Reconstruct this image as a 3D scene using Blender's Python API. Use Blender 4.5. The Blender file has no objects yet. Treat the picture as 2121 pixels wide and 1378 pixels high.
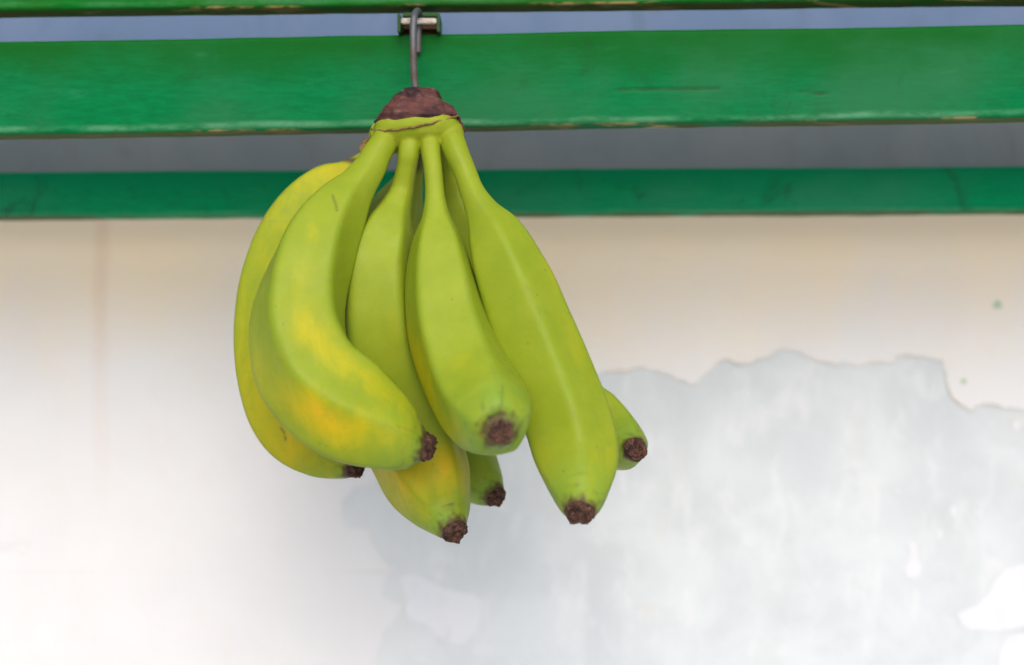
import bpy, bmesh, math, random
import numpy as np
from mathutils import Vector, noise, geometry

# ------------------------------------------------------------------ camera, sky, sun, exposure
S = bpy.context.scene
COL = S.collection
R = math.radians
Z0 = 1.45                     # height of the lens above the ground
CAM_Y = -0.60                 # the crown of the bunch hangs 0.6 m in front of the lens
K = 36.0 / 50.0 / 2121.0

cd = bpy.data.cameras.new("camera")
cam = bpy.data.objects.new("camera", cd)
COL.objects.link(cam)
cam.location = (0, CAM_Y, Z0)
cam.rotation_euler = (R(90), 0, 0)
cd.lens, cd.sensor_width = 50, 36
cd.clip_start, cd.clip_end = 0.01, 500
cd.dof.use_dof = True
cd.dof.focus_distance = 0.585
cd.dof.aperture_fstop = 5.0
S.camera = cam

SUN_EL, SUN_AZ = R(36), R(175)      # azimuth measured from +Y towards +X
w = bpy.data.worlds.new("World")
S.world = w
w.use_nodes = True
wn = w.node_tree.nodes
sky = wn.new("ShaderNodeTexSky")
sky.sky_type = 'NISHITA'
sky.sun_disc = False
sky.sun_elevation = SUN_EL
sky.sun_rotation = SUN_AZ
sky.air_density, sky.dust_density, sky.ozone_density = 1.0, 4.0, 1.0
w.node_tree.links.new(sky.outputs[0], wn["Background"].inputs[0])
wn["Background"].inputs[1].default_value = 0.138
sl = bpy.data.lights.new("sun", 'SUN')
sl.energy = 0.7
sl.angle = R(72)
sl.color = (1.0, 0.95, 0.88)
so = bpy.data.objects.new("sun", sl)
COL.objects.link(so)
so.location = (-2, -3, 5)
sd = Vector((math.sin(SUN_AZ) * math.cos(SUN_EL), math.cos(SUN_AZ) * math.cos(SUN_EL), math.sin(SUN_EL)))
so.rotation_euler = sd.to_track_quat('Z', 'Y').to_euler()
S.view_settings.view_transform = 'Standard'
S.view_settings.look = 'None'
S.view_settings.gamma = 1.0
S.view_settings.exposure = 0.62

# ------------------------------------------------------------------ helpers
def P(px, py, y=0.0):
    """a point at depth y behind the crown, written as it sits in a 2121 x 1378 picture"""
    d = y - CAM_Y
    return Vector(((px - 1060.5) * K * d, y, Z0 + (689 - py) * K * d))

def L(px, y=0.0):
    return px * K * (y - CAM_Y)

def tag(o, label=None, cat=None, kind=None, group=None):
    for k, v in (("label", label), ("category", cat), ("kind", kind), ("group", group)):
        if v: o[k] = v
    return o

def empty(name, loc):
    o = bpy.data.objects.new(name, None)
    o.empty_display_size = 0.02
    o.location = loc
    COL.objects.link(o)
    return o

def mesh_obj(name, verts, faces, mat, parent=None, smooth=True, attrs=None):
    """one mesh object; vertices in world space, origin moved to their middle"""
    v = np.asarray(verts, dtype=float)
    c = v.mean(axis=0)
    me = bpy.data.meshes.new(name)
    me.from_pydata((v - c).tolist(), [], [tuple(int(i) for i in f) for f in faces])
    for k, a in (attrs or {}).items():
        at = me.attributes.new(k, 'FLOAT', 'POINT')
        at.data.foreach_set("value", np.asarray(a, dtype=np.float32))
    me.materials.append(mat)
    if smooth:
        me.polygons.foreach_set("use_smooth", [True] * len(me.polygons))
    me.update()
    o = bpy.data.objects.new(name, me)
    COL.objects.link(o)
    off = Vector((0, 0, 0))
    q = parent
    while q:
        off += q.location
        q = q.parent
    o.location = Vector(c) - off
    o.parent = parent
    return o

def catmull(ctrl, n):
    """ctrl (m,k) -> n samples, evenly spaced along the first three columns"""
    c = np.asarray(ctrl, dtype=float)
    c = np.vstack([2 * c[0] - c[1], c, 2 * c[-1] - c[-2]])
    out = []
    for i in range(1, len(c) - 2):
        p0, p1, p2, p3 = c[i - 1], c[i], c[i + 1], c[i + 2]
        # centripetal-like parameter from 3-D distance
        d = [max(np.linalg.norm(b[:3] - a[:3]), 1e-6) ** 0.5 for a, b in ((p0, p1), (p1, p2), (p2, p3))]
        t0, t1 = 0.0, d[0]; t2 = t1 + d[1]; t3 = t2 + d[2]
        for t in np.linspace(t1, t2, 60, endpoint=False):
            a1 = (t1 - t) / (t1 - t0) * p0 + (t - t0) / (t1 - t0) * p1
            a2 = (t2 - t) / (t2 - t1) * p1 + (t - t1) / (t2 - t1) * p2
            a3 = (t3 - t) / (t3 - t2) * p2 + (t - t2) / (t3 - t2) * p3
            b1 = (t2 - t) / (t2 - t0) * a1 + (t - t0) / (t2 - t0) * a2
            b2 = (t3 - t) / (t3 - t1) * a2 + (t - t1) / (t3 - t1) * a3
            out.append((t2 - t) / (t2 - t1) * b1 + (t - t1) / (t2 - t1) * b2)
    out.append(c[-2])
    o = np.array(out)
    s = np.concatenate([[0], np.cumsum(np.linalg.norm(np.diff(o[:, :3], axis=0), axis=1))])
    # the radius changes too: walk along both, so blunt ends keep enough rings
    s2 = np.concatenate([[0], np.cumsum(np.sqrt(np.diff(s) ** 2 + np.diff(o[:, 3]) ** 2))])
    u = np.linspace(0, s2[-1], n)
    return np.stack([np.interp(u, s2, o[:, k]) for k in range(o.shape[1])], axis=1), np.interp(u, s2, s)

def frames(p):
    t = np.gradient(p, axis=0)
    t /= np.linalg.norm(t, axis=1)[:, None]
    F = np.zeros_like(p)
    m = len(p) // 3
    def perp(v, tt):
        v = v - tt * np.dot(v, tt)
        return v / np.linalg.norm(v)
    F[m] = perp(np.array([0, -1.0, 0]), t[m])
    for i in range(m + 1, len(p)): F[i] = perp(F[i - 1], t[i])
    for i in range(m - 1, -1, -1): F[i] = perp(F[i + 1], t[i])
    return t, F, np.cross(t, F)

def tube_faces(n, m, off=0):
    f = []
    for i in range(n - 1):
        for j in range(m):
            a, b = i * m + j, i * m + (j + 1) % m
            f.append((off + a, off + b, off + b + m, off + a + m))
    return f

def fbm(p, scale, oct=3):
    return noise.fractal(Vector(p) * scale, 1.0, 2.0, oct)

# ------------------------------------------------------------------ materials
def new_mat(name):
    m = bpy.data.materials.new(name)
    m.use_nodes = True
    nt = m.node_tree
    b = nt.nodes["Principled BSDF"]
    return m, nt, b

class G:
    """short hand for building node graphs"""
    def __init__(s, nt): s.nt = nt; s.n = nt.nodes; s.l = nt.links
    def put(s, sock, v):
        if isinstance(v, bpy.types.NodeSocket): s.l.new(v, sock)
        elif isinstance(v, (tuple, list)) and len(v) == 3 and sock.type == 'RGBA': sock.default_value = (*v, 1)
        else: sock.default_value = v
    def attr(s, name):
        n = s.n.new("ShaderNodeAttribute"); n.attribute_name = name; return n.outputs["Fac"]
    def coord(s, scale=(1, 1, 1), loc=(0, 0, 0)):
        t = s.n.new("ShaderNodeTexCoord"); m = s.n.new("ShaderNodeMapping")
        m.inputs["Scale"].default_value = scale; m.inputs["Location"].default_value = loc
        s.l.new(t.outputs["Object"], m.inputs[0]); return m.outputs[0]
    def noise(s, vec, scale, detail=4, rough=0.55, dist=0.0):
        n = s.n.new("ShaderNodeTexNoise"); s.l.new(vec, n.inputs["Vector"])
        n.inputs["Scale"].default_value = scale; n.inputs["Detail"].default_value = detail
        n.inputs["Roughness"].default_value = rough; n.inputs["Distortion"].default_value = dist
        return n.outputs["Fac"]
    def voro(s, vec, scale, rnd=1.0):
        n = s.n.new("ShaderNodeTexVoronoi"); s.l.new(vec, n.inputs["Vector"])
        n.inputs["Scale"].default_value = scale; n.inputs["Randomness"].default_value = rnd
        return n.outputs["Distance"], n.outputs["Color"]
    def ramp(s, v, a, b, lo=0.0, hi=1.0):
        n = s.n.new("ShaderNodeMapRange"); n.interpolation_type = 'SMOOTHSTEP'
        s.put(n.inputs[0], v); s.put(n.inputs[1], a); s.put(n.inputs[2], b)
        s.put(n.inputs[3], lo); s.put(n.inputs[4], hi); return n.outputs[0]
    def math(s, op, a, b=0.0):
        n = s.n.new("ShaderNodeMath"); n.operation = op
        s.put(n.inputs[0], a); s.put(n.inputs[1], b); return n.outputs[0]
    def mix(s, f, a, b):
        n = s.n.new("ShaderNodeMix"); n.data_type = 'RGBA'
        s.put(n.inputs["Factor"], f); s.put(n.inputs[6], a); s.put(n.inputs[7], b); return n.outputs[2]
    def sep(s, v):
        n = s.n.new("ShaderNodeSeparateXYZ"); s.l.new(v, n.inputs[0]); return n.outputs
    def bump(s, h, strength, dist, b):
        n = s.n.new("ShaderNodeBump"); s.put(n.inputs["Height"], h)
        n.inputs["Strength"].default_value = strength; n.inputs["Distance"].default_value = dist
        s.l.new(n.outputs[0], b.inputs["Normal"])

def banana_mat():
    m, nt, b = new_mat("banana_skin")
    g = G(nt)
    c = g.coord()
    yel, ridge, tip, stem, brown = (g.attr(k) for k in ("yellow", "ridge", "tipness", "stemness", "scar"))
    n1 = g.noise(c, 17, 3, 0.45, 0.3)
    n2 = g.noise(c, 140, 3, 0.6)
    yel = g.math('MULTIPLY', yel, g.ramp(g.noise(g.coord((1, 1, 0.6)), 55, 5, 0.65, 0.8), 0.3, 0.7, 0.75, 1.1))
    yel = g.math('MULTIPLY', yel, g.ramp(g.noise(g.coord((1, 1, 0.3), (2, 7, 4)), 150, 4, 0.6, 0.5), 0.3, 0.7, 0.72, 1.15))
    y = g.math('ADD', yel, g.math('MULTIPLY', g.math('SUBTRACT', n1, 0.5), 0.5))
    green = g.mix(g.ramp(g.noise(c, 60, 4, 0.6), 0.3, 0.7), (0.186, 0.257, 0.011), (0.218, 0.284, 0.015))
    col = g.mix(g.ramp(y, 0.12, 0.55), green, (0.345, 0.33, 0.006))
    col = g.mix(g.ramp(y, 0.45, 0.95), col, (0.50, 0.36, 0.005))
    col = g.mix(g.math('MULTIPLY', ridge, 0.42), col, (0.135, 0.225, 0.014))
    col = g.mix(g.math('MULTIPLY', stem, 0.5), col, (0.20, 0.25, 0.007))
    tn = g.math('MULTIPLY', tip, g.ramp(g.noise(c, 90, 4), 0.35, 0.6, 0.25, 1.0))
    col = g.mix(g.math('MULTIPLY', tn, 0.75), col, (0.13, 0.26, 0.03))
    # freckles, a few to each square centimetre
    d, rc = g.voro(c, 300)
    keep = g.ramp(g.sep(rc)[0], 0.66, 0.70)
    size = g.math('ADD', g.math('MULTIPLY', g.sep(rc)[1], 0.12), 0.035)
    dot = g.math('MULTIPLY', g.math('LESS_THAN', d, size), keep)
    dot = g.math('MULTIPLY', dot, g.ramp(g.noise(c, 30, 2), 0.40, 0.58))
    col = g.mix(g.math('MULTIPLY', dot, 0.6), col, (0.09, 0.10, 0.02))
    # dull bruises
    br_ = g.ramp(g.noise(c, 32, 6, 0.65, 0.6), 0.55, 0.70)
    col = g.mix(g.math('MULTIPLY', br_, 0.30), col, (0.15, 0.19, 0.025))
    # brown rubbing along the ridges
    rr_ = g.math('MULTIPLY', ridge, g.ramp(g.noise(c, 75, 5, 0.7), 0.54, 0.66))
    col = g.mix(g.math('MULTIPLY', rr_, 0.45), col, (0.17, 0.15, 0.03))
    # hair-thin scratches running across
    sn = g.noise(g.coord((1, 1, 6), (3, 5, 1)), 90, 3, 0.6, 2.0)
    scr = g.math('MULTIPLY', g.ramp(g.math('ABSOLUTE', g.math('SUBTRACT', sn, 0.5)), 0.0, 0.006, 1, 0), g.ramp(g.noise(c, 40, 3), 0.52, 0.62))
    col = g.mix(g.math('MULTIPLY', scr, 0.35), col, (0.14, 0.15, 0.03))
    # faint rub marks
    rub = g.ramp(g.noise(g.coord((1, 1, 5)), 70, 5, 0.7, 1.2), 0.57, 0.70)
    col = g.mix(g.math('MULTIPLY', rub, 0.30), col, (0.16, 0.24, 0.05))
    col = g.mix(brown, col, (0.06, 0.035, 0.02))
    g.put(b.inputs["Base Color"], col)
    g.put(b.inputs["Roughness"], g.ramp(n2, 0.3, 0.7, 0.46, 0.60))
    b.inputs["Specular IOR Level"].default_value = 0.22
    b.inputs["Subsurface Weight"].default_value = 0.02
    b.inputs["Subsurface Radius"].default_value = (0.006, 0.006, 0.001)
    b.inputs["Subsurface Scale"].default_value = 0.5
    g.bump(g.math('ADD', g.math('MULTIPLY', n2, 0.6), g.noise(c, 700, 2)), 0.10, 0.0008, b)
    return m

def dark_mat(name, a, bcol, c3, scale, bump=0.0012, stretch=(1, 1, 1), rough=0.8):
    m, nt, b = new_mat(name)
    g = G(nt)
    c = g.coord(stretch)
    n = g.noise(c, scale, 5, 0.6, 0.6)
    col = g.mix(g.ramp(n, 0.35, 0.6), a, bcol)
    n2 = g.noise(c, scale * 2.6, 4, 0.6)
    col = g.mix(g.ramp(n2, 0.55, 0.75), col, c3)
    g.put(b.inputs["Base Color"], col)
    b.inputs["Roughness"].default_value = rough
    b.inputs["Specular IOR Level"].default_value = 0.22
    g.bump(g.math('ADD', n, g.math('MULTIPLY', n2, 0.7)), 0.9, bump, b)
    return m

def slat_mat(name, base, top_col, half_h, low_wear, dark_spots, chips):
    m, nt, b = new_mat(name)
    g = G(nt)
    c = g.coord()
    x, y, z = g.sep(c)[0:3]
    zz = g.math('DIVIDE', z, half_h)                      # -1 .. 1 across the face
    n = g.noise(g.coord((0.7, 1, 1.6)), 34, 5, 0.62, 0.3)
    fine = g.noise(g.coord((0.3, 1, 2)), 420, 4, 0.7)
    big = g.noise(g.coord((1, 1, 1)), 9, 3)
    col = g.mix(g.ramp(fine, 0.3, 0.7), tuple(v * 0.84 for v in base), tuple(v * 1.14 for v in base))
    col = g.mix(g.ramp(big, 0.42, 0.66, 0, 0.7), col, (base[0] + 0.02, base[1] * 0.92, base[2] * 1.25))
    # olive tone that starts from the upper edge with an uneven front
    f = g.math('ADD', zz, g.math('MULTIPLY', g.math('SUBTRACT', n, 0.5), 1.5))
    col = g.mix(g.ramp(f, -0.35, 1.1), col, top_col)
    # speckled rubbing
    sp = g.ramp(g.noise(c, 240, 4, 0.75), 0.56, 0.70)
    col = g.mix(g.math('MULTIPLY', sp, 0.04), col, (0.10, 0.15, 0.05))
    # chalky worn streak near the lower edge
    wz = g.math('ADD', zz, g.math('MULTIPLY', g.math('SUBTRACT', g.noise(g.coord((1, 1, 0.2)), 14, 3), 0.5), 0.24))
    band = g.math('MULTIPLY', g.ramp(wz, -1.0, -0.90), g.ramp(wz, -0.88, -0.78, 1, 0))
    wear = g.math('MULTIPLY', band, g.ramp(g.noise(g.coord((0.35, 1, 1)), 60, 5, 0.7), 0.36, 0.62))
    col = g.mix(g.math('MULTIPLY', wear, low_wear), col, (0.13, 0.33, 0.20))
    # dark knocks and grime
    dn = g.ramp(g.noise(g.coord((1.0, 1, 0.8)), 46, 6, 0.75, 0.8), 0.56, 0.70)
    col = g.mix(g.math('MULTIPLY', dn, dark_spots), col, (0.012, 0.04, 0.025))
    # pale scrapes
    sc = g.ramp(g.noise(g.coord((0.5, 1, 2.0), (3, 1, 7)), 60, 6, 0.75, 0.5), 0.60, 0.72)
    col = g.mix(g.math('MULTIPLY', sc, 0.10), col, (0.08, 0.28, 0.18))
    # chipped paint showing wood, along the lower arris only
    ch = g.math('MULTIPLY', g.ramp(zz, -0.985, -0.93, 1, 0),
                g.ramp(g.noise(g.coord((0.5, 1, 1), (5, 0, 0)), 50, 4, 0.6), 0.56, 0.64))
    col = g.mix(g.math('MULTIPLY', ch, chips), col, (0.42, 0.31, 0.14))
    # olive-brown underside
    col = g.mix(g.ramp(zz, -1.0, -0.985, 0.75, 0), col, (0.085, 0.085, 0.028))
    crack = g.attr("crack")
    col = g.mix(g.math('MULTIPLY', crack, 0.5), col, (0.05, 0.07, 0.03))
    g.put(b.inputs["Base Color"], col)
    g.put(b.inputs["Roughness"], g.ramp(n, 0.3, 0.7, 0.5, 0.7))
    b.inputs["Specular IOR Level"].default_value = 0.04
    h = g.math('ADD', g.math('MULTIPLY', g.noise(g.coord((0.12, 1, 1)), 260, 4, 0.6), 0.7), g.math('MULTIPLY', wear, -0.3))
    g.bump(h, 0.25, 0.0008, b)
    return m

def plaster_mat(name, c1, c2, c3, sc, stain=None, bump=0.3):
    m, nt, b = new_mat(name)
    g = G(nt)
    c = g.coord()
    n = g.noise(c, sc, 6, 0.62, 0.3)
    col = g.mix(g.ramp(n, 0.36, 0.64), c1, c2)
    n2 = g.noise(g.coord((1.6, 1, 0.8), (4, 2, 1)), sc * 2.3, 6, 0.66, 0.4)
    col = g.mix(g.ramp(n2, 0.5, 0.72, 0, 0.7), col, c3)
    if stain: col = stain(g, col)
    g.put(b.inputs["Base Color"], col)
    b.inputs["Roughness"].default_value = 0.85
    b.inputs["Specular IOR Level"].default_value = 0.2
    g.bump(g.math('ADD', g.noise(c, 90, 6, 0.6), g.math('MULTIPLY', g.noise(c, 420, 3), 0.4)), bump, 0.0015, b)
    return m

M_skin = banana_mat()
M_tip = dark_mat("dried_blossom_end", (0.022, 0.012, 0.011), (0.085, 0.040, 0.030), (0.20, 0.13, 0.10), 380, 0.0006)
M_cap = dark_mat("dried_cut_crown", (0.022, 0.010, 0.012), (0.098, 0.036, 0.033), (0.16, 0.10, 0.06), 120, 0.0008, (0.4, 0.4, 1.3), 0.66)
M_lip = dark_mat("browned_cut_edge", (0.10, 0.06, 0.025), (0.20, 0.13, 0.04), (0.28, 0.20, 0.06), 220, 0.001)
def wire_mat():
    m, nt, b = new_mat("dull_steel_wire")
    g = G(nt); c = g.coord()
    n = g.noise(c, 160, 5, 0.7)
    z = g.sep(c)[2]
    rust = g.math('MULTIPLY', g.ramp(z, 0.012, -0.002), g.ramp(n, 0.35, 0.62, 0.3, 1.0))
    g.put(b.inputs["Base Color"], g.mix(rust, (0.085, 0.092, 0.105), (0.075, 0.052, 0.040)))
    b.inputs["Metallic"].default_value = 0.35
    g.put(b.inputs["Roughness"], g.ramp(rust, 0, 1, 0.5, 0.75))
    g.bump(n, 0.3, 0.0004, b)
    return m
M_wire = wire_mat()
M_bar = dark_mat("worn_bright_steel", (0.26, 0.25, 0.23), (0.40, 0.38, 0.35), (0.20, 0.13, 0.09), 420, 0.0004, (1, 1, 1), 0.62)
M_bar.node_tree.nodes["Principled BSDF"].inputs["Metallic"].default_value = 0.5
M_rust = dark_mat("rusty_steel", (0.06, 0.035, 0.02), (0.12, 0.07, 0.04), (0.18, 0.12, 0.08), 200, 0.0006)
M_ear = dark_mat("green_bracket_paint", (0.006, 0.045, 0.010), (0.009, 0.06, 0.014), (0.015, 0.08, 0.025), 160, 0.0004, (1, 1, 1), 0.5)

# ------------------------------------------------------------------ ground
gv = [(-60, -60, 0), (60, -60, 0), (60, 60, 0), (-60, 60, 0)]
M_ground = plaster_mat("pale_paving", (0.50, 0.485, 0.455), (0.56, 0.545, 0.51), (0.44, 0.425, 0.40), 3.0)
gnd = mesh_obj("ground", gv, [(0, 1, 2, 3)], M_ground, smooth=False)
tag(gnd, kind="structure")

# ------------------------------------------------------------------ wall
WY = 0.200
wall = empty("wall", (0, WY, 0))
tag(wall, "cream plaster wall with peeling paint and a bare pale grey patch on the right", "wall")

def slab(name, outline, y_front, thick, mat, parent):
    """flat piece with an outline in the wall's own plane and a real thickness"""
    pts = [Vector((a[0], y_front, a[1])) for a in outline]
    tri = geometry.tessellate_polygon([[Vector((p.x, p.z, 0)) for p in pts]])
    n = len(pts)
    v = [tuple(p) for p in pts] + [(p.x, y_front + thick, p.z) for p in pts]
    area = sum(pts[i].x * pts[(i + 1) % n].z - pts[(i + 1) % n].x * pts[i].z for i in range(n))
    f = []
    for t in tri:
        a, b_, c_ = (pts[i] for i in t)
        up = (b_ - a).cross(c_ - a).y
        t = t if up < 0 else t[::-1]
        f.append(tuple(t)); f.append(tuple(i + n for i in t[::-1]))
    for i in range(n):
        j = (i + 1) % n
        f.append((i, i + n, j + n, j) if area > 0 else (j, j + n, i + n, i))
    return mesh_obj(name, v, f, mat, parent, smooth=False)

def ragged(pts, y, amp, seed, lo=-400, hi=2600, flat=False):
    """traced outline -> points in the wall plane, with the small tears between the traced ones"""
    out = []
    rnd = random.Random(seed)
    n = len(pts)
    for i in range(n):
        a, b_ = pts[i], pts[(i + 1) % n]
        d = math.hypot(b_[0] - a[0], b_[1] - a[1])
        far = any(q[0] < lo or q[0] > hi or q[1] > 2000 or q[1] < 460 for q in (a, b_))
        k = 1 if far else max(1, int(d / 7))
        nx, ny = -(b_[1] - a[1]) / max(d, 1), (b_[0] - a[0]) / max(d, 1)
        for j in range(k):
            t = j / k
            px, py = a[0] + (b_[0] - a[0]) * t, a[1] + (b_[1] - a[1]) * t
            if k > 1:
                o = amp * (1.6 * noise.noise(Vector((px / 28, py / 28, seed))) + 1.1 * noise.noise(Vector((px / 9, py / 9, seed + 5))))
                px += nx * o; py += ny * o
            q = P(px, py, y)
            out.append((q.x, q.z))
    return out

bx = 1.6
def bare_stain(g, col):
    c = g.coord()
    d = g.ramp(g.noise(g.coord((1.2, 1, 0.5)), 16, 5, 0.6), 0.52, 0.72)
    col = g.mix(g.math('MULTIPLY', d, 0.25), col, (0.40, 0.44, 0.47))
    # limewash left on the lower left of the bare patch, thinning out to the right
    bx_ = g.sep(c)[0]; bz_ = g.sep(c)[2]
    lim = g.math('ADD', g.math('ADD', bx_, g.math('MULTIPLY', bz_, 0.5)), g.math('MULTIPLY', g.math('SUBTRACT', g.noise(c, 14, 5, 0.6), 0.5), 0.16))
    x_l = P(760, 1150, WY).x + 0.5 * (P(760, 1150, WY).z - 1.2)
    col = g.mix(g.ramp(lim, x_l, x_l + 0.08, 0.3, 0.0), col, (0.60, 0.625, 0.67))
    ye = g.ramp(g.noise(g.coord((1, 1, 1), (9, 3, 2)), 20, 4, 0.6), 0.58, 0.74)
    return g.mix(g.math('MULTIPLY', ye, 0.35), col, (0.56, 0.54, 0.49))
M_bare = plaster_mat("bare_grey_plaster", (0.46, 0.515, 0.578), (0.52, 0.578, 0.64), (0.575, 0.618, 0.675), 18, bare_stain, 0.35)
core = slab("plaster_base", [(-bx, 0.0), (bx, 0.0), (bx, 2.4), (-bx, 2.4)], WY, 0.2, M_bare, wall)

edge = [(4200, 420), (4200, 850), (2500, 850), (2121, 852), (2085, 846), (2050, 834), (2010, 848), (1985, 835), (1965, 805), (1957, 770), (1955, 750),
        (1920, 738), (1880, 736), (1830, 748), (1790, 756), (1740, 757), (1690, 745), (1655, 730), (1622, 722), (1590, 742),
        (1548, 752), (1505, 745), (1478, 760), (1455, 782), (1428, 797), (1400, 783), (1370, 770), (1330, 762), (1285, 768),
        (1250, 772), (1170, 790), (1090, 850), (980, 905), (880, 965), (800, 990), (738, 1008), (712, 1040), (708, 1075), (728, 1098), (758, 1100),
        (772, 1130), (795, 1158), (818, 1180), (795, 1205), (792, 1235), (830, 1250), (825, 1285), (795, 1310), (785, 1345), (775, 1390), (760, 1480), (740, 2300), (700, 4300),
        (-4300, 4300), (-4300, 420)]
LP = WY - 0.0005
def paint_stain_shade(g, col):
    c = g.coord()
    x, y, z = g.sep(c)[0:3]
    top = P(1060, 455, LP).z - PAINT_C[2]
    # rust-toned run-off plus painted shade below the rail; its front is uneven
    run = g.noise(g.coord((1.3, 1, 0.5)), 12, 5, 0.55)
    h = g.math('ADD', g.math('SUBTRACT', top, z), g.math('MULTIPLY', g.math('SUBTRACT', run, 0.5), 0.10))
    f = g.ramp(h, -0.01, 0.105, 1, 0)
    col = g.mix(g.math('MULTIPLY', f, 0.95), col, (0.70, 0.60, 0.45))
    # one long streak on the left
    sx = P(212, 600, LP).x - PAINT_C[0]
    dx = g.math('ABSOLUTE', g.math('ADD', g.math('SUBTRACT', x, sx), g.math('MULTIPLY', g.math('SUBTRACT', g.noise(g.coord((1, 1, 1)), 9, 4), 0.5), 0.014)))
    st = g.math('MULTIPLY', g.ramp(dx, 0.001, 0.0075, 1, 0), g.ramp(h, 0.0, 0.20, 1, 0))
    col = g.mix(g.math('MULTIPLY', st, 0.26), col, (0.52, 0.36, 0.26))
    # scuffs
    sf = g.ramp(g.noise(g.coord((0.6, 1, 2.0), (1, 1, 3)), 22, 6, 0.7, 0.4), 0.62, 0.76)
    col = g.mix(g.math('MULTIPLY', sf, 0.22), col, (0.45, 0.44, 0.43))
    # smudges at far left
    sx2, sz2 = P(20, 1130, LP).x - PAINT_C[0], P(20, 1135, LP).z - PAINT_C[2]
    ex = g.math('DIVIDE', g.math('SUBTRACT', x, sx2), 0.016); ez = g.math('DIVIDE', g.math('SUBTRACT', z, sz2), 0.010)
    e2 = g.math('ADD', g.math('MULTIPLY', ex, ex), g.math('MULTIPLY', ez, ez))
    sm = g.math('MULTIPLY', g.ramp(e2, 0.1, 1.2, 1, 0), g.ramp(g.noise(g.coord((0.5, 1, 1.5), (2, 0, 1)), 60, 5, 0.7), 0.47, 0.62))
    col = g.mix(g.math('MULTIPLY', sm, 0.35), col, (0.40, 0.41, 0.42))
    # level trowel line
    lz = P(300, 1185, LP).z - PAINT_C[2]
    ln = g.math('MULTIPLY', g.ramp(g.math('ABSOLUTE', g.math('SUBTRACT', z, lz)), 0.0003, 0.0016, 1, 0), g.ramp(g.noise(g.coord((0.4, 1, 1)), 14, 3), 0.4, 0.65))
    return g.mix(g.math('MULTIPLY', ln, 0.25), col, (0.42, 0.41, 0.41))
o_edge = ragged(edge, LP, 6, 3)
xs = [a[0] for a in o_edge]; zs = [a[1] for a in o_edge]
PAINT_C = (sum(xs) / len(xs), 0, sum(zs) / len(zs))
M_cream = plaster_mat("cream_wall_paint", (0.565, 0.592, 0.645), (0.59, 0.618, 0.672), (0.575, 0.585, 0.62), 9, paint_stain_shade, 0.22)
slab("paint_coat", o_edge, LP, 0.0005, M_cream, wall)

flakes = [
    [(2400, 1120), (2121, 1168), (2085, 1178), (2062, 1200), (2048, 1230), (2020, 1256), (1982, 1272), (1992, 1292), (2010, 1306), (2060, 1305), (2121, 1298), (2400, 1290)],
    [(2400, 1300), (2121, 1312), (2088, 1318), (2072, 1345), (2060, 1400), (2080, 1460), (2400, 1480)],
    [(826, 1196), (850, 1190), (880, 1196), (905, 1212), (935, 1222), (975, 1228), (998, 1245), (996, 1275), (985, 1312), (960, 1335), (930, 1330), (905, 1312), (880, 1292), (850, 1285), (838, 1262), (845, 1235)],
    [(1886, 1120), (1898, 1128), (1900, 1150), (1909, 1180), (1905, 1196), (1880, 1194), (1874, 1176), (1884, 1150)],
    [(1973, 1046), (1982, 1052), (1981, 1068), (1971, 1068), (1967, 1056)],
    [(2098, 872), (2110, 868), (2113, 888), (2103, 892), (2096, 884)],
    [(1945, 1098), (1953, 1096), (1951, 1116), (1942, 1112)],
    [(1845, 1008), (1862, 1014), (1868, 1022), (1856, 1020)],
]
M_white = plaster_mat("white_undercoat", (0.56, 0.60, 0.675), (0.58, 0.615, 0.69), (0.52, 0.55, 0.61), 30, None, 0.12)
for i, fl in enumerate(flakes):
    slab("paint_flake", ragged(fl, WY - 0.0004, 3.0, 11 + i), WY - 0.0004, 0.0004, M_white, wall)

M_torn = plaster_mat("torn_paint_edge", (0.50, 0.49, 0.46), (0.55, 0.54, 0.52), (0.40, 0.385, 0.35), 60, None, 0.3)
i0 = min(range(len(o_edge)), key=lambda i: (Vector(o_edge[i]) - Vector((P(2400, 851, LP).x, P(2400, 851, LP).z))).length)
i1 = min(range(len(o_edge)), key=lambda i: (Vector(o_edge[i]) - Vector((P(765, 1470, LP).x, P(765, 1470, LP).z))).length)
te = [q for q in o_edge[i0:i1] if q[0] > 0.05]
tv, tf, m = [], [], 8
for k, q in enumerate(te):
    a_, b_ = Vector(te[max(k - 1, 0)]), Vector(te[min(k + 1, len(te) - 1)])
    d = (b_ - a_).normalized(); nrm = Vector((-d.y, d.x))
    rr = (0.00012 + 0.0006 * max(0, noise.noise(Vector((q[0] * 60, q[1] * 60, 4))) + 0.20))
    for j in range(m):
        an = 2 * math.pi * j / m
        o2 = nrm * math.cos(an) * rr * 1.4
        tv.append((q[0] + o2.x, LP - 0.0001 + math.sin(an) * rr * 0.55, q[1] + o2.y))
mesh_obj("torn_edge", tv, tube_faces(len(te), m), M_torn, wall)
M_speck = dark_mat("green_paint_speck", (0.30, 0.44, 0.34), (0.36, 0.48, 0.38), (0.45, 0.52, 0.45), 300, 0.0003)
for i, (px, py, rr) in enumerate(((2066, 631, 9), (1996, 790, 6))):
    slab("paint_speck", ragged([(px + rr * (1 + .3 * math.sin(3 * t)) * math.cos(t), py + rr * math.sin(t)) for t in [k * math.pi / 7 for k in range(14)]], LP - 0.0003, 1.0, 40 + i), LP - 0.0003, 0.0003, M_speck, wall)

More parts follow.
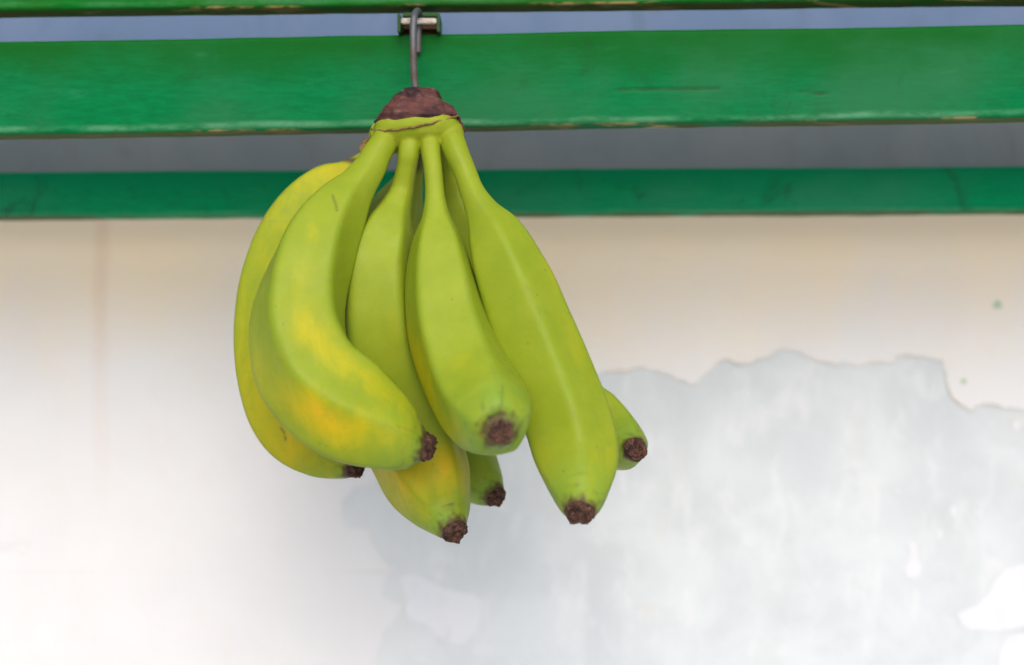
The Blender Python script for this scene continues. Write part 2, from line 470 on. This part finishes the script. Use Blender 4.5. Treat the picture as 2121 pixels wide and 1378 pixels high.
# blue-grey upper band behind the slats; its lit and shaded parts set by colour
M_band = plaster_mat("lit_band_paint", (0.10, 0.155, 0.27), (0.118, 0.172, 0.29), (0.09, 0.138, 0.22), 12, None, 0.2)
M_band_shade = plaster_mat("shaded_band_paint", (0.095, 0.122, 0.143), (0.115, 0.136, 0.152), (0.098, 0.108, 0.118), 12, None, 0.2)
zb, zm = P(0, 405, WY).z, P(0, 160, WY).z
slab("painted_band", [(-bx, zb), (bx, zb), (bx, zm), (-bx, zm)], WY - 0.0032, 0.0030, M_band_shade, wall)
slab("painted_band", [(-bx, zm + 0.0005), (bx, zm + 0.0005), (bx, 2.4), (-bx, 2.4)], WY - 0.0036, 0.0034, M_band, wall)

# ------------------------------------------------------------------ green slatted rack
rack = empty("slatted_rack", (0, 0.06, Z0 + 0.1))
tag(rack, "green painted rack of three weathered horizontal boards mounted in front of the wall", "rack")

def slat(z_top, z_bot, y0, thick, roll, mat, seed, cracks=(), half=0.62):
    """board with eased edges, long in x; slightly wavy and rolled as fitted"""
    hz = (z_top - z_bot) / 2; zc = (z_top + z_bot) / 2
    rb = 0.0022
    prof = []
    for (cy, cz, a0) in ((y0 + rb, hz - rb, 90), (y0 + rb, -hz + rb, 180), (y0 + thick - rb, -hz + rb, 270), (y0 + thick - rb, hz - rb, 0)):
        arc = [(cy + rb * math.cos(R(a0 + k * 22.5)), cz + rb * math.sin(R(a0 + k * 22.5))) for k in range(5)]
        if prof:                                         # points along the flats
            p, q = prof[-1], arc[0]
            k = max(2, int(math.hypot(q[0] - p[0], q[1] - p[1]) / 0.0009))
            prof += [(p[0] + (q[0] - p[0]) * j / k, p[1] + (q[1] - p[1]) * j / k) for j in range(1, k)]
        prof += arc
        if a0 == 180: prof_front = len(prof)
    m = len(prof)
    xs = np.concatenate([np.linspace(-half, -0.30, 20, endpoint=False), np.linspace(-0.30, 0.30, 420), np.linspace(0.30, half, 21)[1:]])
    v, cr = [], []
    for x in xs:
        wob = 0.0005 * noise.noise(Vector((x * 9, seed, 0))) + 0.00012 * noise.noise(Vector((x * 45, seed, 3)))
        for (yy, z) in prof:
            e = 0.0
            c = 0.0
            if abs(z) > hz - 0.003:
                e = 0.0002 * noise.noise(Vector((x * 70, z * 60, seed))) * (1 if z < 0 else 0.4)
            if yy < y0 + 0.0005:
                for (cx, cz, ln, hw) in cracks:
                    u = (x - cx) / ln
                    if abs(u) < 1:
                        d = abs(z - cz - 0.0006 * noise.noise(Vector((x * 120, seed, 8)))) / (hw * (1 - abs(u)) ** 0.8 + 1e-5)
                        c = max(c, max(0.0, 1 - d))
            v.append((x + 0.0, yy + c * 0.0012, z + wob + e))
            cr.append(c)
    n = len(xs)
    f = tube_faces(n, m)
    f = [q[::-1] for q in f]
    f.append(tuple(range(m))); f.append(tuple((n - 1) * m + i for i in reversed(range(m))))
    v = np.array(v)
    ca, sa = math.cos(roll), math.sin(roll)
    # origin kept at the board's own centre so that the material can measure across it
    me_v = v.copy()
    o = mesh_obj("slat", me_v, f, mat, rack, True, {"crack": cr})
    me = o.data
    cz = v.mean(axis=0)
    for q in me.vertices: q.co.x += cz[0]; q.co.z += cz[2]
    o.location = Vector((0, cz[1], zc)) - rack.location
    o.rotation_euler = (0, -roll, 0)
    return o

def zat(py, y): return P(0, py, y).z
Y1, Y2 = 0.035, 0.132
zt, zb_ = zat(67, Y1), zat(262, Y1)
M_slat = slat_mat("green_board_paint", (0.0006, 0.132, 0.041), (0.0045, 0.088, 0.012), (zt - zb_) / 2, 0.5, 0.25, 0.7)
slat(zt, zb_, Y1, 0.017, 36 / 2121, M_slat, 1.0,
     cracks=[((1385 - 1060.5) * K * 0.635, zat(192, Y1) - (zt + zb_) / 2, 0.024, 0.0009),
             ((1690 - 1060.5) * K * 0.635, zat(203, Y1) - (zt + zb_) / 2, 0.020, 0.0006)])
zt, zb_ = zat(-190, Y1 - 0.002), zat(10, Y1 - 0.002)
M_slat2 = slat_mat("green_upper_board_paint", (0.003, 0.115, 0.012), (0.006, 0.07, 0.008), (zt - zb_) / 2, 0.2, 0.3, 1.0)
slat(zt, zb_, Y1 - 0.002, 0.017, 24 / 2121, M_slat2, 2.0)
zt, zb_ = zat(350, Y2), zat(442, Y2)
M_rail = slat_mat("teal_rail_paint", (0.0010, 0.225, 0.090), (0.0010, 0.195, 0.082), (zt - zb_) / 2, 0.25, 0.45, 0.1)
slat(zt, zb_, Y2, 0.030, 12 / 2121, M_rail, 3.0)

# two uprights beyond the frame carry the boards
def box(name, x0, x1, y0, y1, z0, z1, mat, parent, bev=0.0008):
    bm = bmesh.new()
    bmesh.ops.create_cube(bm, size=1.0)
    for q in bm.verts:
        q.co = Vector((x0 + (q.co.x + 0.5) * (x1 - x0), y0 + (q.co.y + 0.5) * (y1 - y0), z0 + (q.co.z + 0.5) * (z1 - z0)))
    bmesh.ops.bevel(bm, geom=list(bm.edges), offset=bev, segments=2, affect='EDGES')
    bm.normal_update()
    v = [tuple(q.co) for q in bm.verts]; f = [[q.index for q in p.verts] for p in bm.faces]
    bm.free()
    return mesh_obj(name, v, f, mat, parent, smooth=False)
for sx in (-0.5, 0.5):
    box("upright", sx - 0.02, sx + 0.02, Y1 + 0.0175, Y2 - 0.001, zat(470, Y2), zat(-180, Y1), M_ear, rack, 0.002)
    box("spacer", sx - 0.02, sx + 0.02, Y2 + 0.0305, WY - 0.0035, zat(440, Y2), zat(352, Y2), M_ear, rack, 0.002)

# little steel bracket in the gap between the two upper boards
YB = 0.0272
br = empty("bracket", Vector((P(866, 50, YB).x, YB, P(866, 50, YB).z)) - rack.location)
br.parent = rack
xl, xr = P(826, 50, YB).x, P(908, 50, YB).x
zl, zh = P(0, 66, YB).z, P(0, 28, YB).z
box("side_plate", xl - 0.0007, xl + 0.0007, YB, 0.046, zl, zh, M_ear, br, 0.0003)
box("side_plate", xr - 0.0007, xr + 0.0007, YB, 0.046, zl, zh, M_ear, br, 0.0003)
box("front_bar", xl + 0.0009, xr - 0.0009, YB + 0.0002, YB + 0.0020, P(0, 49, YB).z, P(0, 37, YB).z, M_bar, br, 0.0004)
box("top_plate", xl + 0.0009, xr - 0.0009, 0.0355, 0.0415, P(0, 35, 0.036).z, P(0, 26, 0.036).z, M_ear, br, 0.0003)
box("back_plate", xl + 0.0009, xr - 0.0009, 0.042, 0.0455, zl - 0.002, zh, M_rust, br, 0.0003)
box("base_plate", xl + 0.0009, xr - 0.0009, 0.0360, 0.0418, P(0, 64, 0.04).z, P(0, 61, 0.04).z, M_rust, br, 0.0003)

# ------------------------------------------------------------------ hook
def tube(name, pts, rads, mat, parent=None, n=120, m=20, rough=0.0, cap=True):
    c = [(*p, r) for p, r in zip(pts, rads)]
    s, _ = catmull(c, n)
    p, r = s[:, :3], s[:, 3]
    t, F, B = frames(p)
    v = []
    for i in range(n):
        for j in range(m):
            a = 2 * math.pi * j / m
            d = F[i] * math.cos(a) + B[i] * math.sin(a)
            rr = r[i]
            if rough: rr *= 1 + rough * fbm(p[i] + d * r[i], 900, 3)
            v.append(p[i] + d * rr)
    f = tube_faces(n, m)
    f.append(tuple(reversed(range(m)))); f.append(tuple((n - 1) * m + i for i in range(m)))
    return mesh_obj(name, v, f, mat, parent)
hp = [P(865.5, 110, .0326), P(866, 80, .0326), P(867.5, 50, .0325), P(868.5, 33, .0312), P(866, 24, .0275), P(861, 26, .0225), P(857.5, 38, .0180),
      P(856, 60, .0172), P(856, 100, .0150), P(857, 140, .0115), P(859, 170, .0085), P(861, 190, .006), P(863, 215, .002), P(866, 232, -.003), P(868, 238, -.009)]
hook = tube("wire_hook", hp, [L(7.2, .015)] * len(hp), M_wire, None, 160, 20, 0.02)
tag(hook, "bent steel wire hook looped over the bracket holding up the bananas", "hook")

# ------------------------------------------------------------------ bananas
bunch = empty("banana_bunch", P(866, 250, 0.0))
tag(bunch, "bunch of green and yellow bananas hanging from a wire hook before the boards", "bananas")

NS, NR = 96, 330
NECKS = []
def banana(ctrl, phase, patches=(), tint=0.0, tip_len=16, tip_flat=0.6, scars=(), label=None, twist=0.0, seed=0, sharp=0.98, tipr=1.0):
    """ctrl: (px, py, depth in m, radius in px) from the crown to the dry end"""
    c = [(*P(a, b_, y), L(r, y)) for a, b_, y, r in ctrl]
    s, _ = catmull(c, NR)
    p, r = s[:, :3], s[:, 3]
    t, F, B = frames(p)
    NECKS.append((p.copy(), r.copy(), F.copy(), B.copy()))
    n5 = 5
    # walk fraction along length
    sl_ = np.concatenate([[0], np.cumsum(np.linalg.norm(np.diff(p, axis=0), axis=1))])
    total = sl_[-1]
    verts = np.zeros((NR, NS, 3)); ridge = np.zeros((NR, NS)); tip = np.zeros((NR, NS)); stem = np.zeros((NR, NS))
    ang = np.arange(NS) * 2 * math.pi / NS
    rmax = r.max()
    for i in range(NR):
        a = ang + phase + twist * i / NR + 0.25 * math.sin(i / NR * 3 + seed)
        seg = 2 * math.pi / n5
        k = np.mod(a, seg) - seg / 2
        poly = math.cos(seg / 2) / np.cos(k)
        # irregular: some faces broader than others
        poly *= 1 + 0.02 * np.cos(2 * a + seed)
        for _k in range(1):
            poly = (np.roll(poly, 2) + np.roll(poly, 1) * 2 + poly * 3 + np.roll(poly, -1) * 2 + np.roll(poly, -2)) / 9
        poly /= poly.mean()
        edge_ = np.clip(np.abs(k) / (seg / 2), 0, 1)
        body = min(1.0, max(0.0, (r[i] / rmax - 0.25) / 0.35))
        mixf = sharp * (0.12 + 0.88 * body)
        rem = total - sl_[i]
        mixf *= 0.25 + 0.75 * min(1.0, rem / 0.030)
        rad = r[i] * (1 - mixf + mixf * poly)
        ridge[i] = np.clip((edge_ - 0.80) / 0.2, 0, 1) ** 1.5 * body
        d = np.outer(np.cos(ang), F[i]) + np.outer(np.sin(ang), B[i])
        verts[i] = p[i] + d * rad[:, None]
        rem = total - sl_[i]
        tip[i] = np.clip(1 - rem / 0.022, 0, 1)
        stem[i] = np.clip(1 - sl_[i] / 0.045, 0, 1)
    v = verts.reshape(-1, 3)
    # gentle unevenness
    cc = v.mean(axis=0)
    disp = np.array([noise.noise(Vector(q) * 45 + Vector((seed * 3.1, 0, 0))) for q in v])
    axis_ = np.repeat(p, NS, axis=0)
    nrm = v - axis_
    v = axis_ + nrm * (1 + 0.022 * disp)[:, None]
    yel = np.full(len(v), tint)
    for (px, py, rx, ry, rot, amt) in patches:
        y_ = verts[..., 1].mean()
        dd = v[:, 1] - CAM_Y
        qx = v[:, 0] / (K * dd) + 1060.5; qy = 689 - (v[:, 2] - Z0) / (K * dd)
        ca, sa = math.cos(R(rot)), math.sin(R(rot))
        u1 = ((qx - px) * ca + (qy - py) * sa) / rx; u2 = (-(qx - px) * sa + (qy - py) * ca) / ry
        yel += amt * np.exp(-(u1 ** 2 + u2 ** 2))
    scar = np.zeros(len(v))
    dd = v[:, 1] - CAM_Y
    qx = v[:, 0] / (K * dd) + 1060.5; qy = 689 - (v[:, 2] - Z0) / (K * dd)
    front = nrm[:, 1] < 0
    for (x0, y0, x1, y1, wd, amt) in scars:
        L2 = (x1 - x0) ** 2 + (y1 - y0) ** 2
        u = np.clip(((qx - x0) * (x1 - x0) + (qy - y0) * (y1 - y0)) / L2, 0, 1)
        wob = 1.2 * np.sin(u * 4 + x0)
        d_ = np.hypot(qx - x0 - u * (x1 - x0) - wob, qy - y0 - u * (y1 - y0))
        scar = np.maximum(scar, amt * np.clip(1.3 - d_ / wd, 0, 1) * front)
    # browned collar just before the dry end
    col = np.repeat(np.clip(1 - (total - sl_) / 0.0036, 0, 1), NS)
    jag = np.array([noise.noise(Vector(q) * 420) for q in v])
    scar = np.maximum(scar, np.clip(col * 1.2 + jag * 0.7 * (np.repeat((total - sl_) < 0.007, NS)) - 0.1, 0, 0.9))
    f = tube_faces(NR, NS)
    f.append(tuple(reversed(range(NS))))
    f.append(tuple((NR - 1) * NS + i for i in range(NS)))
    o = mesh_obj("banana", v, f, M_skin, bunch, True,
                 {"yellow": yel, "ridge": ridge.reshape(-1), "tipness": tip.reshape(-1), "stemness": stem.reshape(-1), "scar": scar})
    if label: o["label"] = label
    # dry, dark blossom end: a short rough stub with a hollowed face
    e, tt, rr = p[-1], t[-4], r[-1] * tipr
    ln = L(tip_len, ctrl[-1][2])
    sec = [(-0.40, 0.90), (-0.10, 1.02), (0.15, 1.02), (0.45, 0.93), (0.75, 0.84), (0.95, 0.72), (1.0, 0.56), (0.86, 0.44), (0.76, 0.34), (0.84, 0.24), (1.0, 0.14), (1.04, 0.05)]
    us = np.linspace(0, len(sec) - 1, 44)
    sa_ = np.array(sec)
    m = 56
    tv = []
    for u in us:
        h = np.interp(u, range(len(sec)), sa_[:, 0]); q = np.interp(u, range(len(sec)), sa_[:, 1])
        for j in range(m):
            a = 2 * math.pi * j / m
            d = F[-1] * math.cos(a) + B[-1] * math.sin(a)
            base = e + tt * h * ln + d * q * rr * (1 + 0.04 * math.cos(5 * (a + phase)))
            nz = fbm(base + np.array([seed, 0, 0]), 420, 4); nz2 = fbm(base + np.array([0, seed, 0]), 1400, 3)
            base = base + d * (0.00055 * nz + 0.00022 * nz2) * min(1, q * 2) * min(1, max(0, h + 0.5)) + tt * (0.0010 * nz + 0.0004 * nz2)
            tv.append(base)
    tf = tube_faces(len(us), m)
    tf.append(tuple((len(us) - 1) * m + i for i in range(m)))
    mesh_obj("blossom_end", tv, tf, M_tip, o)
    return o

_r = random.Random(5)
SPK = []
for _ in range(34):
    x_, y_ = _r.gauss(925, 22), _r.gauss(1062, 16)
    SPK.append((x_, y_, x_ + 2, y_ + 1, _r.uniform(1.2, 2.4), _r.uniform(0.2, 0.45)))
# back row first
banana([(800, 268, .012, 26), (785, 300, .020, 24), (762, 335, .026, 26), (728, 366, .028, 40), (688, 398, .028, 62), (630, 472, .026, 80), (590, 572, .024, 85),
        (573, 685, .022, 84), (588, 800, .020, 86), (622, 884, .018, 80), (672, 934, .016, 60), (712, 957, .012, 38), (733, 966, .009, 24)],
       0.05, [(700, 350, 40, 25, 0, 0.2), (560, 870, 60, 60, 40, 0.25), (610, 920, 70, 40, 25, 0.28)], 0.36, 18, scars=[(650, 338, 700, 326, 6, 0.7), (700, 326, 745, 336, 8, 0.9), (583, 888, 589, 897, 3, .6), (590, 905, 591, 911, 3, .6)], seed=1,
       label="yellower banana at the far left, half hidden behind its neighbour")
banana([(915, 262, .016, 24), (922, 300, .026, 20), (930, 350, .036, 20), (946, 420, .042, 30), (975, 495, .042, 52), (1030, 630, .042, 68), (1100, 764, .038, 72),
        (1172, 846, .032, 74), (1236, 892, .024, 74), (1278, 914, .014, 62), (1302, 925, .004, 43), (1312, 929, -.001, 30), (1316, 931, -.004, 23)],
       0.2, [], 0.02, 11, tipr=1.05, seed=2, label="banana whose dark end alone shows at the right")
banana([(862, 262, .016, 22), (862, 300, .026, 18), (858, 340, .036, 20), (842, 388, .044, 34), (818, 455, .050, 58), (815, 545, .054, 68), (835, 650, .054, 72),
        (870, 760, .050, 74), (922, 880, .044, 70), (972, 968, .036, 60), (1006, 1010, .030, 42), (1026, 1028, .026, 24)],
       0.8, [], 0.05, 13, tipr=0.92, scars=[(866, 300, 864, 345, 14, 0.8)], seed=3, label="shaded banana at the very back of the bunch")
# front row
banana([(850, 262, .000, 22), (849, 294, -.0065, 23), (846, 322, -.008, 22), (842, 348, -.007, 21), (832, 396, -.005, 25), (819, 432, -.007, 34), (804, 475, -.009, 54), (786, 550, -.011, 72), (784, 650, -.010, 82),
        (798, 750, -.005, 90), (830, 850, .000, 95), (866, 940, .000, 93), (893, 1005, -.004, 84), (916, 1053, -.008, 62), (932, 1084, -.013, 40), (941, 1099, -.016, 27)],
       -0.42, [(890, 978, 84, 60, 12, 0.70), (800, 985, 34, 80, -30, 0.38), (860, 1060, 34, 60, -40, 0.3), (940, 960, 40, 60, 0, 0.3), (815, 640, 26, 160, 0, 0.16)], 0.05, 16, scars=SPK, seed=4,
       label="green banana with an orange yellow patch, lowest in the bunch")
banana([(812, 262, .001, 24), (797, 294, -.0065, 28), (780, 322, -.009, 30), (766, 349, -.011, 33), (742, 383, -.014, 39), (708, 427, -.018, 55), (658, 512, -.026, 77), (626, 612, -.032, 89), (622, 698, -.036, 99),
        (652, 783, -.038, 105), (724, 852, -.040, 103), (802, 898, -.041, 82), (846, 918, -.041, 60), (868, 924, -.041, 42), (878, 926, -.041, 30)],
       0.10, [(645, 480, 18, 30, 10, 0.38), (625, 560, 30, 60, 10, 0.12), (655, 700, 40, 72, -35, 0.36), (620, 620, 60, 120, 10, 0.10), (770, 790, 110, 40, 33, 0.36), (765, 900, 140, 52, 18, 0.56), (655, 850, 80, 40, 40, 0.25), (650, 850, 90, 34, 40, 0.34), (540, 760, 30, 90, -15, 0.25), (860, 870, 40, 30, 40, 0.2)], 0.04, 22,
       scars=[(690, 405, 697, 436, 2.6, 0.6), (815, 880, 858, 895, 2.5, 0.25)], seed=5, twist=1.0, label="strongly curved banana at the front left, green turning yellow")
banana([(925, 262, .001, 24), (937, 294, -.0065, 26), (948, 322, -.009, 25), (961, 352, -.011, 24), (978, 398, -.014, 26), (998, 438, -.016, 35), (1024, 485, -.018, 55), (1061, 580, -.022, 75), (1101, 690, -.025, 84),
        (1143, 800, -.028, 88), (1178, 895, -.032, 89), (1195, 970, -.038, 82), (1201, 1020, -.045, 62), (1202, 1048, -.051, 42), (1201, 1062, -.054, 29)],
       0.02, [(1120, 960, 50, 70, 0, 0.32), (1240, 960, 40, 80, 0, 0.32), (1150, 560, 22, 120, -22, 0.28), (1010, 540, 30, 80, -15, 0.15), (1200, 740, 24, 120, -22, 0.2)], 0.04, 8, tipr=1.08, scars=[(1172, 1030, 1178, 1055, 9, 0.3), (1190, 1036, 1214, 1034, 7, 0.22)], seed=6, label="long straight banana at the front right")
banana([(888, 262, .000, 22), (890, 294, -.007, 22), (893, 322, -.010, 20), (897, 352, -.013, 19), (901, 408, -.016, 21), (903, 445, -.018, 29), (906, 492, -.020, 49), (914, 590, -.026, 72), (934, 690, -.034, 83),
        (968, 780, -.044, 89), (1000, 835, -.056, 91), (1020, 866, -.067, 83), (1031, 884, -.075, 62), (1036, 892, -.078, 38), (1037, 894, -.0795, 27)],
       0.45, [(868, 770, 26, 130, -18, 0.50), (950, 900, 50, 45, 30, 0.34), (970, 760, 50, 40, 0, 0.22), (1075, 900, 24, 60, 0, 0.22)], 0.05, 3, tipr=0.95, scars=[(1042, 800, 1036, 856, 3, 0.35), (1034, 868, 1040, 922, 26, 0.5), (1008, 892, 1066, 896, 20, 0.45), (1020, 872, 1012, 908, 30, 0.16)], seed=7, label="middle front banana with its dark end facing the viewer")

# crown
def rings(name, sec, mat, parent, amp, nscale, m=120, seed=0, base_calm=False, tilt=None):
    n = 60
    c = np.array(sec, dtype=float)
    u = np.linspace(0, len(c) - 1, n)
    v = []
    for q in u:
        cx, cy, hw, hd = (np.interp(q, range(len(c)), c[:, k]) for k in range(4))
        for j in range(m):
            a = 2 * math.pi * j / m
            ca, sa = math.cos(a), math.sin(a)
            px = cx + hw * np.sign(ca) * abs(ca) ** 0.85
            yy = L(hd, 0) * np.sign(sa) * abs(sa) ** 0.85
            py = cy + (tilt(px, yy) if tilt else 0)
            b_ = P(px, py, 0.0); b_.y = yy
            nz = fbm(b_ + Vector((seed, 0, 0)), nscale, 4)
            d = Vector((ca, sa, 0.3))
            v.append(b_ + d * amp * nz * min(1.0, 0.25 + q * 0.5 if base_calm else 1.0))
    f = [q[::-1] for q in tube_faces(n, m)] if c[0][1] < c[-1][1] else tube_faces(n, m)
    f = tube_faces(n, m)
    f.append(tuple(reversed(range(m)))); f.append(tuple((n - 1) * m + i for i in range(m)))
    return np.array(v), f
tilt = lambda px, yy: -(px - 862) * 0.075 + (6 if yy < 0 else -4) * 0
v, f = rings("crown", [(866, 318, 40, 10), (866, 311, 66, 26), (866, 303, 82, 42), (866, 294, 91, 54), (866, 284, 94, 62), (866, 272, 93, 66), (863, 260, 90, 67), (861, 249, 84, 61), (861, 244, 76, 54)], M_skin, bunch, 0.0010, 80, seed=2, tilt=tilt)
# the woody crown swells into every neck: join the solids, remesh and relax them so that the necks fuse
cv, cf = [tuple(q) for q in v], list(f)
for p_, r_, F_, B_ in NECKS:
    sl2 = np.concatenate([[0], np.cumsum(np.linalg.norm(np.diff(p_, axis=0), axis=1))])
    m = 28
    ks = np.interp(np.linspace(0.002, 0.0165, 16), sl2, np.arange(len(sl2)))
    off = len(cv)
    for k in ks:
        k = int(round(k))
        u = min(1.0, max(0.0, (sl2[k] - 0.006) / 0.0105))
        rr = r_[k] + 0.0011 * (1 - u) - 0.0011 * u
        for q in range(m):
            a = 2 * math.pi * q / m
            cv.append(tuple(p_[k] + (F_[k] * math.cos(a) + B_[k] * math.sin(a)) * rr))
    cf += tube_faces(len(ks), m, off)
    cf.append(tuple(off + q for q in reversed(range(m)))); cf.append(tuple(off + (len(ks) - 1) * m + q for q in range(m)))
tmp_me = bpy.data.meshes.new("crown_blank"); tmp_me.from_pydata(cv, [], cf)
bm_ = bmesh.new(); bm_.from_mesh(tmp_me); bmesh.ops.recalc_face_normals(bm_, faces=bm_.faces); bm_.to_mesh(tmp_me); bm_.free()
tmp = bpy.data.objects.new("crown_blank", tmp_me); COL.objects.link(tmp)
md = tmp.modifiers.new("remesh", 'REMESH'); md.mode = 'VOXEL'; md.voxel_size = 0.00055
md = tmp.modifiers.new("relax", 'SMOOTH'); md.factor = 0.5; md.iterations = 14
ev = tmp.evaluated_get(bpy.context.evaluated_depsgraph_get())
me2 = ev.to_mesh()
v = np.array([tuple(q.co) for q in me2.vertices]); f = [tuple(q.vertices) for q in me2.polygons]
ev.to_mesh_clear()
bpy.data.objects.remove(tmp); bpy.data.meshes.remove(tmp_me)
na = len(v)
jj = np.array([fbm(q, 260, 3) for q in v])
hz = np.clip((v[:, 2] - P(0, 300, 0).z) / 0.012, 0, 1)
mesh_obj("crown", v, f, M_skin, bunch, True, {"yellow": 0.10 + 0.2 * jj, "ridge": np.zeros(na), "tipness": np.zeros(na), "stemness": np.ones(na), "scar": np.clip(jj * 1.2 - 0.45, 0, 0.6) * hz})
v, f = rings("crown_cap", [(861, 256, 82, 62), (861, 248, 87, 67), (862, 238, 81, 60), (863, 226, 70, 52), (864, 213, 58, 46), (865, 200, 46, 38), (864, 190, 36, 30), (863, 185, 27, 22), (863, 182, 12, 10)],
             M_cap, bunch, 0.0014, 190, seed=5, base_calm=True, tilt=lambda px, yy: tilt(px, yy) * 0.9)
mesh_obj("crown_cap", v, f, M_cap, bunch)
lp = []
for k in range(49):
    a = math.pi + math.pi * k / 48.0          # the front half, left to right
    px = 861 + 91 * math.cos(a); yy = -L(68.5, 0) * abs(math.sin(a)) ** 0.85
    py = 254 + 20 * max(0, math.sin(a + 0.25) * -1) ** 1.3 - (px - 862) * 0.115 + 0.8 * math.sin(k * 1.1)
    q = P(px, py, 0.0); q.y = yy * 1.01
    lp.append(q)
tube("cut_edge", lp, [L(1.9 + 1.1 * abs(noise.noise(Vector((k * .4, 3, 1)))) * (1 if 3 < k < 45 else .5)) for k in range(49)], M_lip, bunch, 160, 12, 0.3)
# torn scraps of dried skin beside the stems
tube("dried_scrap", [P(768, 284, .004), P(757, 297, .003), P(750, 309, .001), P(748, 318, -.001)], [L(3), L(7), L(6), L(2)], M_lip, bunch, 40, 12, 0.5)
tube("dried_scrap", [P(948, 240, -.002), P(953, 256, -.003), P(957, 270, -.003), P(955, 279, -.004)], [L(3), L(5), L(6), L(2)], M_tip, bunch, 40, 12, 0.5)
